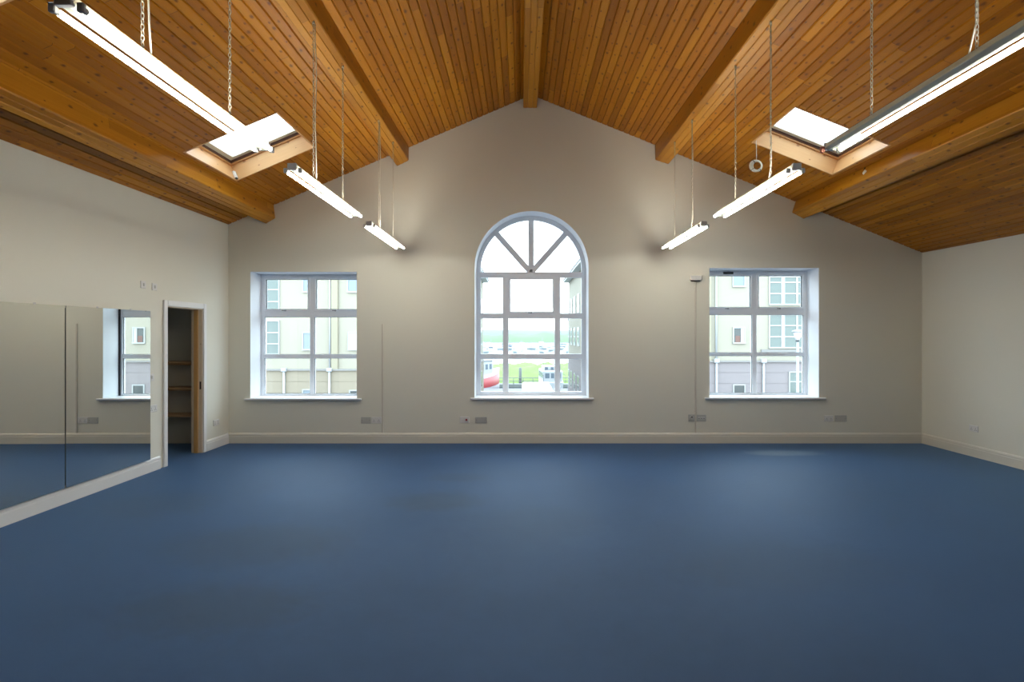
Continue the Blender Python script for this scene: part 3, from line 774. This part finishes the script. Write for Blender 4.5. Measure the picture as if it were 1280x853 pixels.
# ------------------------------------------------------------------ outside
def xmat(name,col,*a,**k): return mat(name,tuple(c*.73 for c in col),*a,**k)
GZ=-3.5; WZ=-5.0; YF=30.0
M_cream=xmat('cream_render',(.415,.385,.310),.85,var=.03,vscale=.4)
M_cream2=xmat('deeper_cream_render',(.39,.355,.26),.85)
M_pinkst=xmat('pale_grey_stone_base',(.31,.275,.28),.8,var=.05,vscale=.8)
M_yelst=xmat('beige_stone_base',(.35,.30,.225),.8,var=.05,vscale=.8)
M_course=xmat('grey_string_course',(.30,.29,.28),.8)
M_wf=xmat('white_window_frame',(.48,.50,.50),.4)
M_pipe=xmat('white_downpipe',(.50,.52,.54),.4)
M_pg=xmat('greenish_pane',(.165,.205,.19),.12)
M_pb=xmat('pale_blue_pane',(.25,.30,.34),.12)
M_pd=xmat('dark_pane',(.08,.09,.09),.12)
M_curt=xmat('white_curtain_pane',(.6,.62,.6),.6)
M_brown=xmat('brown_pane',(.20,.10,.08),.5)
M_roof=xmat('grey_slate_roof',(.25,.27,.30),.7)
M_fascia=xmat('white_fascia',(.5,.54,.58),.5)

def fbox(mb,px0,px1,py0,py1,y0,y1,mi=0,Y=YF):
    mb.box(PX(px0,Y),PX(px1,Y),y0,y1,PZ(py0,Y),PZ(py1,Y),mi)
def fwindow(par,px0,px1,py0,py1,cols,rows,paneM,fw=1.3,Y=YF,extra=None):
    # cols/rows: positions of glazing bars in photo pixels
    w=MB(); d0=Y-.07
    fbox(w,px0-fw,px1+fw,py0-fw,py0,d0,Y-.001,Y=Y); fbox(w,px0-fw,px1+fw,py1,py1+fw*1.3,d0-.03,Y-.001,Y=Y)
    fbox(w,px0-fw,px0,py0,py1,d0,Y-.001,Y=Y); fbox(w,px1,px1+fw,py0,py1,d0,Y-.001,Y=Y)
    for c,cw in cols: fbox(w,c-cw/2,c+cw/2,py0,py1,d0+.01,Y-.001,Y=Y)
    for c,cw in rows: fbox(w,px0,px1,c-cw/2,c+cw/2,d0+.012,Y-.001,Y=Y)
    o=w.build('window',M_wf,par)
    g=MB(); fbox(g,px0,px1,py0,py1,Y-.03,Y-.0015,Y=Y); 
    g.build('pane',paneM,o)
    if extra:
        for (a,b,c,d,m) in extra:
            g=MB(); fbox(g,a,b,c,d,Y-.036,Y-.031,Y=Y); g.build('curtain',m,o)
    return o
# right building
XC=3.76; ZT=EYE+4.1
R=empty('apartment_building',(12,34,GZ)); tag(R,'cream building with grey stone base seen through the right window','building','cream apartment buildings outside')
yb=452.5
mb=MB(); mb.box(XC,26,YF,42,PZ(yb),ZT) if False else mb.box(XC,26,YF,42,PZ(yb,YF),ZT); mb.build('wall',M_cream,R)
mb=MB(); 
# coursed stone base with recessed joints
z=GZ
zs_=PZ(yb,YF); nrow=6; hh=(zs_-GZ)/nrow
for k in range(nrow): mb.box(XC-.05,26,YF-.06,42,GZ+k*hh+.02,GZ+(k+1)*hh); mb.box(XC-.03,26,YF-.035,42,GZ+k*hh,GZ+k*hh+.02)
mb.build('stone_base',M_pinkst,R)
mb=MB(); mb.box(XC-.12,26,YF-.16,42,zs_-.02,zs_+.07); mb.build('string_course',M_course,R)
mb=MB(); fbox(mb,951,1075,437,440.5,YF-.12,YF-.001); mb.build('ledge',M_course,R)
mb=MB(); fbox(mb,880,888.5,300,yb-.5,YF-.10,YF-.001); mb.build('pilaster',M_cream2,R)
# eaves and roof
mb=MB(); mb.box(XC-.44,26.5,YF-.45,42.2,ZT,ZT+.14); mb.build('eaves',M_fascia,R)
mb=MB(); i=mb.add([(XC-.5,YF-.5,ZT+.14),(26.6,YF-.5,ZT+.14),(26.6,42.3,ZT+.14),(XC-.5,42.3,ZT+.14),(XC+5,36.1,ZT+2.6),(22,36.1,ZT+2.6)])
for q in ((0,1,5,4),(1,2,5),(2,3,4,5),(3,0,4),(0,3,2,1)): mb.face([i+k for k in q])
mb.build('roof',M_roof,R)
G1=[(978.3,4.5),(995.8,2.2)]
fwindow(R,962,1012,347,380,G1,[(353.2,1.4),(367.3,1.6)],M_pg)
fwindow(R,962,1012,394.5,434,G1,[(407.2,1.4),(421.2,1.6)],M_pg)
fwindow(R,987,1012,466,500,[(1003,2)],[(477.3,1.3)],M_pg,Y=YF-.06)
fwindow(R,1046,1062,347,380,[],[(367.3,1.6)],M_pg); fwindow(R,1046,1062,394.5,434,[],[(421.2,1.6)],M_pg)
fwindow(R,916.5,930,340,357.5,[],[],M_pb)
fwindow(R,917,930,410.5,428.2,[(926,1)],[],M_pd,extra=[(927,930,410.5,428.2,M_curt),(919,925,420,428,M_brown)])
fwindow(R,917.3,930,482,500,[],[],M_pd,Y=YF-.06)
for (px,) in ((894.5,),(953,)):
    mb=MB(); x=PX(px,YF)
    if px<900: mb.tube([(x,YF-.10,ZT),(x,YF-.10,PZ(452,YF))],.055,10)
    mb.bbox(x-.14,x+.14,YF-.26,YF-.06,PZ(453.5,YF),PZ(448.5,YF),.02)
    mb.tube([(x,YF-.16,PZ(453,YF)),(x,YF-.16,GZ)],.062,10); mb.build('downpipe',M_pipe,R)
# windows on the alley side of the right building
for zz in (-2.2,.95,3.1):
    for yy in (31.8,34.2,36.6,39.0,41.0):
        w=MB(); w.box(XC-.06,XC,yy,yy+.95,zz,zz+1.25); o=w.build('window',M_wf,R)
        g=MB(); g.box(XC-.065,XC-.055,yy+.08,yy+.87,zz+.08,zz+.58); g.box(XC-.065,XC-.055,yy+.08,yy+.87,zz+.66,zz+1.17); g.build('pane',M_pg,o)
# left building
XB=-2.95
Lb=empty('apartment_building',(-10,34,GZ)); tag(Lb,'cream building with beige stone base seen through the left window','building','cream apartment buildings outside')
yb=463
mb=MB(); mb.box(-24,XB,YF,42,PZ(yb,YF),ZT); mb.build('wall',M_cream,Lb)
mb=MB(); zs_=PZ(yb,YF); hh=(zs_-GZ)/5
for k in range(5): mb.box(-24,XB+.05,YF-.06,42,GZ+k*hh+.02,GZ+(k+1)*hh); mb.box(-24,XB+.03,YF-.035,42,GZ+k*hh,GZ+k*hh+.02)
mb.build('stone_base',M_yelst,Lb)
mb=MB(); mb.box(-24,XB+.12,YF-.16,42,zs_-.02,zs_+.07); mb.build('string_course',M_course,Lb)
mb=MB(); fbox(mb,415,423,300,yb-.5,YF-.14,YF-.001); mb.build('pilaster',M_cream2,Lb)
mb=MB(); mb.box(-24.5,XB+.44,YF-.45,42.2,ZT,ZT+.14); mb.build('eaves',M_fascia,Lb)
mb=MB(); i=mb.add([(-24.6,YF-.5,ZT+.14),(XB+.5,YF-.5,ZT+.14),(XB+.5,42.3,ZT+.14),(-24.6,42.3,ZT+.14),(-20,36.1,ZT+2.6),(XB-5,36.1,ZT+2.6)])
for q in ((0,1,5,4),(1,2,5),(2,3,4,5),(3,0,4),(0,3,2,1)): mb.face([i+k for k in q])
mb.build('roof',M_roof,Lb)
fwindow(Lb,310,348.5,347,389,[(333,2.5),(318,2)],[(362.3,1.4),(377.3,1.4)],M_pg)
fwindow(Lb,310,348.5,402,442,[(333,2.5),(318,2)],[(416,1.4),(430,1.4)],M_pg)
fwindow(Lb,379.5,389.5,340,364.5,[],[],M_pb); fwindow(Lb,435.5,447,340,364.5,[],[],M_pb)
fwindow(Lb,379.5,389.5,416.5,436.5,[],[],M_pb); fwindow(Lb,436.5,448,416.5,436.5,[],[],M_curt)
fwindow(Lb,379.5,390,488,505,[],[],M_pb,Y=YF-.06); fwindow(Lb,438,449,489,505,[],[],M_pd,Y=YF-.06)
for px in (356.5,413):
    mb=MB(); x=PX(px,YF)
    if px>400: mb.tube([(x,YF-.10,ZT),(x,YF-.10,PZ(462,YF))],.05,10)
    mb.bbox(x-.14,x+.14,YF-.26,YF-.06,PZ(464.5,YF),PZ(460,YF),.02)
    mb.tube([(x,YF-.16,PZ(464,YF)),(x,YF-.16,GZ)],.062,10); mb.build('downpipe',M_pipe,Lb)
for zz in (-2.2,.95,3.1):
    for yy in (31.8,34.2,36.6,39.0):
        w=MB(); w.box(XB,XB+.06,yy,yy+.95,zz,zz+1.25); o=w.build('window',M_wf,Lb)
        g=MB(); g.box(XB+.055,XB+.065,yy+.08,yy+.87,zz+.08,zz+1.17); g.build('pane',M_pg,o)

# ground, quay, water, bank, hills
M_pave=xmat('pale_paving',(.19,.18,.185),.85,var=.08,vscale=.5)
M_water=xmat('harbour_water',(.25,.30,.32),.12,bump=.25,bscale=1.2)
M_grass=xmat('bright_reed_bank',(.17,.25,.065),.9,var=.25,vscale=.25)
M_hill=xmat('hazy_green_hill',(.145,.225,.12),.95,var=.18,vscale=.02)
M_hill2=xmat('far_bluish_hill',(.22,.285,.265),.95,var=.08,vscale=.01)  # distance haze is mixed into both hill colours
mb=MB(); mb.box(-40,40,D+TH,52,GZ-1.5,GZ); tag(mb.build('ground_quay',M_pave),kind='structure')
mb=MB(); mb.quad((-500,52,WZ),(500,52,WZ),(500,900,WZ),(-500,900,WZ)); tag(mb.build('water_harbour',M_water),kind='structure')
def terrain(name,x0,x1,y0,y1,nx,ny,hf,m):
    mb=MB()
    for j in range(ny+1):
        for i in range(nx+1):
            x=x0+(x1-x0)*i/nx; y=y0+(y1-y0)*j/ny; mb.add([(x,y,hf(i/nx,j/ny,x,y))])
    for j in range(ny):
        for i in range(nx):
            a=j*(nx+1)+i; mb.face((a,a+1,a+nx+2,a+nx+1),0,None,True)
    return tag(mb.build(name,m),kind='structure')
from mathutils import noise as mn
def hb(u,v,x,y):
    e=math.sin(PI*min(1,max(0,v)))**.5
    return WZ-.2+e*(2.1+.7*mn.noise(Vector((x*.35,y*.2,0)))+.35*mn.noise(Vector((x*1.5,y*.8,4))))*min(1,8*u,8*(1-u))
terrain('terrain_bank',-16,22,70,98,90,24,hb,M_grass)
def hh_(u,v,x,y):
    e=math.sin(PI*min(1,v))**.6
    return WZ-1+e*(9.5+4*mn.noise(Vector((x*.012,y*.004,2)))+3.0*mn.noise(Vector((x*.06,y*.02,7))))
terrain('hills_near',-260,300,480,640,140,12,hh_,M_hill)
def h2_(u,v,x,y):
    e=math.sin(PI*min(1,v))**.6
    return WZ-1+e*(16+9*mn.noise(Vector((x*.006,1,2)))+6*x/300)
terrain('hills_far',-400,420,800,890,60,6,h2_,M_hill2)

# lamp posts
M_post=xmat('grey_lamp_post',(.40,.44,.50),.5)
M_lant=xmat('frosted_lantern',(.75,.76,.80),.4)
def lamp(px,Y,ztop,lab):
    x=PX(px,Y); r=empty('street_lamp',(x,Y,GZ)); tag(r,lab,'lamp','street lamps outside')
    mb=MB(); mb.tube([(x,Y,GZ),(x,Y,GZ+.9),(x,Y,GZ+.95),(x,Y,ztop-.45)],[.09,.08,.055,.04],12); mb.build('post',M_post,r)
    mb=MB(); mb.lathe([(.05,ztop-.46),(.07,ztop-.40)],(x,Y,0),12); mb.build('collar',M_dark,r)
    mb=MB(); mb.lathe([(.07,ztop-.40),(.15,ztop-.10)],(x,Y,0),12); mb.build('lantern',M_lant,r)
    mb=MB(); mb.lathe([(.20,ztop-.10),(.19,ztop-.05),(.04,ztop)],(x,Y,0),16); mb.build('cap',M_post,r)
lamp(997,20,PZ(412,20),'street lamp in front of the building seen through the right window')
lamp(710.8,46,PZ(395,46),'slim street lamp at the end of the alley seen through the arched window')

# white van
M_van=xmat('white_van_paint',(.75,.77,.8),.25); M_vglass=xmat('van_glass',(.06,.07,.08),.1); M_tyre=xmat('tyre',(.03,.03,.03),.8)
vx,vy=PX(671,31),29.6
r=empty('van',(vx,vy+2.6,GZ)); tag(r,'white van parked in the alley below the arched window','van')
mb=MB(); w=.86; L_=5.0; zt_=GZ+2.27
prof=[(vy,GZ+.35),(vy-.02,GZ+1.2),(vy+.06,zt_-.08),(vy+.2,zt_),(vy+3.6,zt_-.02),(vy+3.9,zt_-.12),(vy+4.6,GZ+1.25),(vy+5.2,GZ+1.05),(vy+5.3,GZ+.4)]
secs=((-w,.0),(-w+.02,.3),(w-.02,.3),(w,0))
i=[]
for xx,ins in ((vx-w,0),(vx-w*.9,.04),(vx+w*.9,.04),(vx+w,0)):
    i.append(mb.add([(xx,y,z-(0 if ins else (.12 if z>GZ+2 else 0))) for y,z in prof]))
n=len(prof)
for a,b in zip(i,i[1:]):
    for k in range(n-1): mb.face((a+k,b+k,b+k+1,a+k+1))
    mb.face((a+n-1,b+n-1,b,a))
mb.face([i[0]+k for k in range(n)]); mb.face([i[-1]+k for k in range(n)][::-1]); mb.build('body',M_van,r)
for sx in (-1,1):
    mb=MB(); xx=vx+sx*.42; mb.bbox(xx-.34,xx+.34,vy-.03,vy+.03,GZ+1.35,GZ+1.95,.03); mb.build('rear_window',M_vglass,r)
    for yy in (vy+1.0,vy+4.3):
        mb=MB(); mb.tube([(vx+sx*.88,yy,GZ+.34),(vx+sx*.66,yy,GZ+.34)],.34,20); mb.build('wheel',M_tyre,r)
mb=MB(); mb.quad((vx-.74,vy+3.98,zt_-.16),(vx+.74,vy+3.98,zt_-.16),(vx+.74,vy+4.58,GZ+1.32),(vx-.74,vy+4.58,GZ+1.32)); mb.build('windscreen',M_vglass,r)

# boats
M_bwhite=xmat('white_boat_paint',(.50,.52,.54),.35); M_bred=xmat('red_boat_hull',(.42,.03,.035),.4); M_bgrey=xmat('grey_boat_bottom',(.22,.19,.22),.5)
M_bwin=xmat('boat_window',(.16,.20,.24),.15); M_mast=xmat('aluminium_mast',(.28,.29,.31),.4); M_navy=xmat('grey_canvas',(.14,.16,.20),.7)
def hull(mb,L,B,Hh,zb=0,mi=0,n=14,sheer=.25,lo=-.25):
    # long axis = local Y, bow at +Y
    rings=[]
    for k in range(n+1):
        t=k/n; w=B/2*(min(1,.72+.9*t) if t<.3 else max(.0,1-((t-.3)/.7)**2.4)); w=max(w,.01)
        zt=Hh+sheer*Hh*(t**2.2); y=-L/2+L*t
        rings.append(mb.add([(-w,y,zt),(-w*.92,y,zt*.45),(-w*.55,y,lo*(1-t*.6)),(w*.55,y,lo*(1-t*.6)),(w*.92,y,zt*.45),(w,y,zt)]))
    for a,b in zip(rings,rings[1:]):
        for k in range(5): mb.face((a+k,a+k+1,b+k+1,b+k),mi,None,True)
        mb.face((a,b,b+5,a+5),mi)
    mb.face([rings[0]+k for k in range(6)],mi)
def fit(o,loc,rz): o.location=loc; o.rotation_euler=(0,0,rz)
# red fishing boat
r=empty('fishing_boat',(0,0,0)); tag(r,'red-hulled fishing boat with white wheelhouse by the quay','boat')
mb=MB(); hull(mb,11,3.6,1.9,lo=-.4); mb.build('hull',M_bred,r,world=False)
mb=MB(); hull(mb,11.1,3.66,1.05,sheer=.1,lo=-.45); mb.build('lower_hull',M_bgrey,r,world=False)
mb=MB(); hull(mb,10.9,3.5,2.15,lo=1.9); mb.build('bulwark',M_bwhite,r,world=False)
mb=MB(); mb.bbox(-1.15,1.15,-1.5,1.8,1.9,3.5,.08); mb.bbox(-1.3,1.3,-1.7,2.0,3.5,3.62,.03); mb.build('wheelhouse',M_bwhite,r,world=False)
def bwin(r,*a):
    mb=MB(); mb.box(*a); mb.build('window',M_bwin,r,world=False)
for xx in (-.75,0,.75): bwin(r,xx-.28,xx+.28,-1.52,-1.49,2.7,3.2); bwin(r,xx-.28,xx+.28,1.79,1.82,2.7,3.2)
for yy in (-.9,.1,1.1): bwin(r,-1.17,-1.14,yy-.3,yy+.3,2.7,3.2); bwin(r,1.14,1.17,yy-.3,yy+.3,2.7,3.2)
mb=MB(); mb.tube([(0,.6,3.6),(0,.6,5.4)],.05,8); mb.tube([(-.7,.6,4.8),(.7,.6,4.8)],.03,6); mb.tube([(0,-3.6,2),(0,-3.6,4.4),(0,-1.8,4.9)],.06,8); mb.build('mast',M_mast,r,world=False)
fit(r,(PX(598,57),57,WZ),math.radians(-28)); r.scale=(.85,.8,1.12)
# white cruiser
r=empty('motor_cruiser',(0,0,0)); tag(r,'white motor cruiser with two rows of windows beside the quay','boat')
mb=MB(); hull(mb,10,3.3,1.5,lo=-.3); mb.build('hull',M_bwhite,r,world=False)
mb=MB(); mb.bbox(-1.35,1.35,-3.6,1.6,1.4,2.6,.1); mb.bbox(-1.1,1.1,-2.8,.4,2.6,3.0,.06); mb.build('cabin',M_bwhite,r,world=False)
for xx in (-.8,0,.8): bwin(r,xx-.30,xx+.30,-3.62,-3.59,1.85,2.35); bwin(r,xx-.2,xx+.2,-2.82,-2.79,2.68,2.92)
for yy in (-2.6,-1.4,-.2,.9): bwin(r,-1.37,-1.34,yy-.4,yy+.4,1.85,2.35); bwin(r,1.34,1.37,yy-.4,yy+.4,1.85,2.35)
mb=MB()
for sx in (-1,1): mb.tube([(sx*1.05,-3.4,2.6),(sx*1.0,-3.3,3.75),(sx*1.0,-1.2,3.75),(sx*1.05,-1.0,2.6)],.035,6)
mb.tube([(-1.0,-3.3,3.75),(1.0,-3.3,3.75)],.035,6)
for sx in (-1,1): mb.tube([(sx*1.5,-4.9,1.5),(sx*1.5,-4.9,2.2),(sx*1.55,0,2.3),(sx*.2,4.7,2.6)],.025,6)
mb.build('rails',M_navy,r,world=False)
fit(r,(PX(686.5,61.3),61.3,WZ),math.radians(4)); r.scale=(.78,.95,1.08)
# marina yachts
def yacht(mastH,cab,canvas):
    r=empty('moored_yacht',(0,0,0))
    mb=MB(); hull(mb,9,2.9,1.15,lo=-.2); mb.build('hull',M_bwhite,r,world=False)
    mb=MB(); mb.bbox(-.95,.95,-2.4,1.4,1.05,1.05+cab,.1); mb.build('cabin',M_bwhite if not canvas else M_navy,r,world=False)
    mb=MB(); mb.box(-.97,.97,-1.9,.9,1.25,1.5); mb.build('window_band',M_bwin,r,world=False)
    mb=MB(); mb.tube([(0,.3,1.1),(0,.3,1.1+mastH)],.07,6); 
    if mastH>4: mb.tube([(0,.3,2.3),(0,-3.3,2.3)],.09,6)
    mb.build('mast',M_mast,r,world=False)
    return r
kinds=[yacht(3.2,1.5,0),yacht(1.8,1.9,0),yacht(4.6,.7,1)]
used=[0]*3
k=0
for row,(Y,n,x0,x1) in enumerate(((205,4,590,735),(225,4,598,742),(248,5,594,735),(272,5,598,738),(300,6,592,738))):
    for j in range(n):
        kd=(k*7+row)%3; o=kinds[kd] if not used[kd] else copy_tree(kinds[kd]); used[kd]=1
        px=x0+(x1-x0)*(j+.5+random.uniform(-.12,.12))/n; yy=Y+random.uniform(-4,4)
        fit(o,(PX(px,yy),yy,WZ),random.choice((0,PI/2,PI,.5,-.4))+random.uniform(-.3,.3)); k+=1
        tag(o,'small pale yacht moored in the distant marina across the harbour','boat','distant yachts moored in the marina')
# pontoon, mooring post
M_pont=xmat('weathered_pontoon',(.20,.21,.20),.8)
Yp=68.3; r=empty('pontoon',(0,Yp,WZ)); tag(r,'dark floating pontoon with piles in front of the reed bank','pontoon')
mb=MB(); mb.box(PX(570,Yp),PX(740,Yp),Yp-.7,Yp+.7,WZ+.05,WZ+.45); mb.build('deck',M_pont,r)
mb=MB(); mb.tube([(PX(570,Yp),Yp-.6,WZ+1.25),(PX(740,Yp),Yp-.6,WZ+1.25)],.05,6); mb.tube([(PX(570,Yp),Yp-.6,WZ+.85),(PX(740,Yp),Yp-.6,WZ+.85)],.04,6)
x=570
while x<741: mb.tube([(PX(x,Yp),Yp-.6,WZ+.4),(PX(x,Yp),Yp-.6,WZ+1.27)],.05,6); x+=12
mb.build('railing',M_pont,r)
xx=PX(650.4,69.6); mb=MB(); mb.tube([(xx,69.6,WZ-.5),(xx,69.6,PZ(461,69.6)),(xx,69.6,PZ(459.5,69.6))],[.20,.20,.10],12); tag(mb.build('mooring_post',M_pont),'dark mooring post standing in front of the green bank','post')

# ------------------------------------------------------------------ light
w=bpy.data.worlds.new('overcast'); sc.world=w; w.use_nodes=True; nt=w.node_tree; N=nt.nodes; L=nt.links
bg=N['Background']; tc=N.new('ShaderNodeTexCoord'); sp=N.new('ShaderNodeSeparateXYZ'); L.new(tc.outputs['Generated'],sp.inputs[0])
cr=N.new('ShaderNodeValToRGB'); L.new(sp.outputs[2],cr.inputs[0]); e=cr.color_ramp.elements
e[0].position=0; e[0].color=(.78,.92,1,1); e[1].position=.5; e[1].color=(.74,.88,1,1)
L.new(cr.outputs[0],bg.inputs[0]); bg.inputs[1].default_value=5.2

# ------------------------------------------------------------------ camera and view
cd=bpy.data.cameras.new('camera'); cam=bpy.data.objects.new('camera',cd); COL.objects.link(cam)
cam.location=(0,0,EYE); cam.rotation_euler=(PI/2,0,0)
cd.sensor_width=36; cd.lens=36*F/1280; cd.shift_x=-(CX-640)/1280; cd.shift_y=(CY-426.5)/1280
cd.clip_start=.05; cd.clip_end=2000
sc.camera=cam
sc.view_settings.view_transform='Standard'; sc.view_settings.look='None'; sc.view_settings.gamma=1; sc.view_settings.use_curve_mapping=False
sc.view_settings.exposure=.36
cy=sc.cycles; cy.use_denoising=True; cy.max_bounces=12; cy.diffuse_bounces=6; cy.glossy_bounces=5; cy.transparent_max_bounces=16; cy.sample_clamp_indirect=8
cy.caustics_reflective=False; cy.caustics_refractive=False
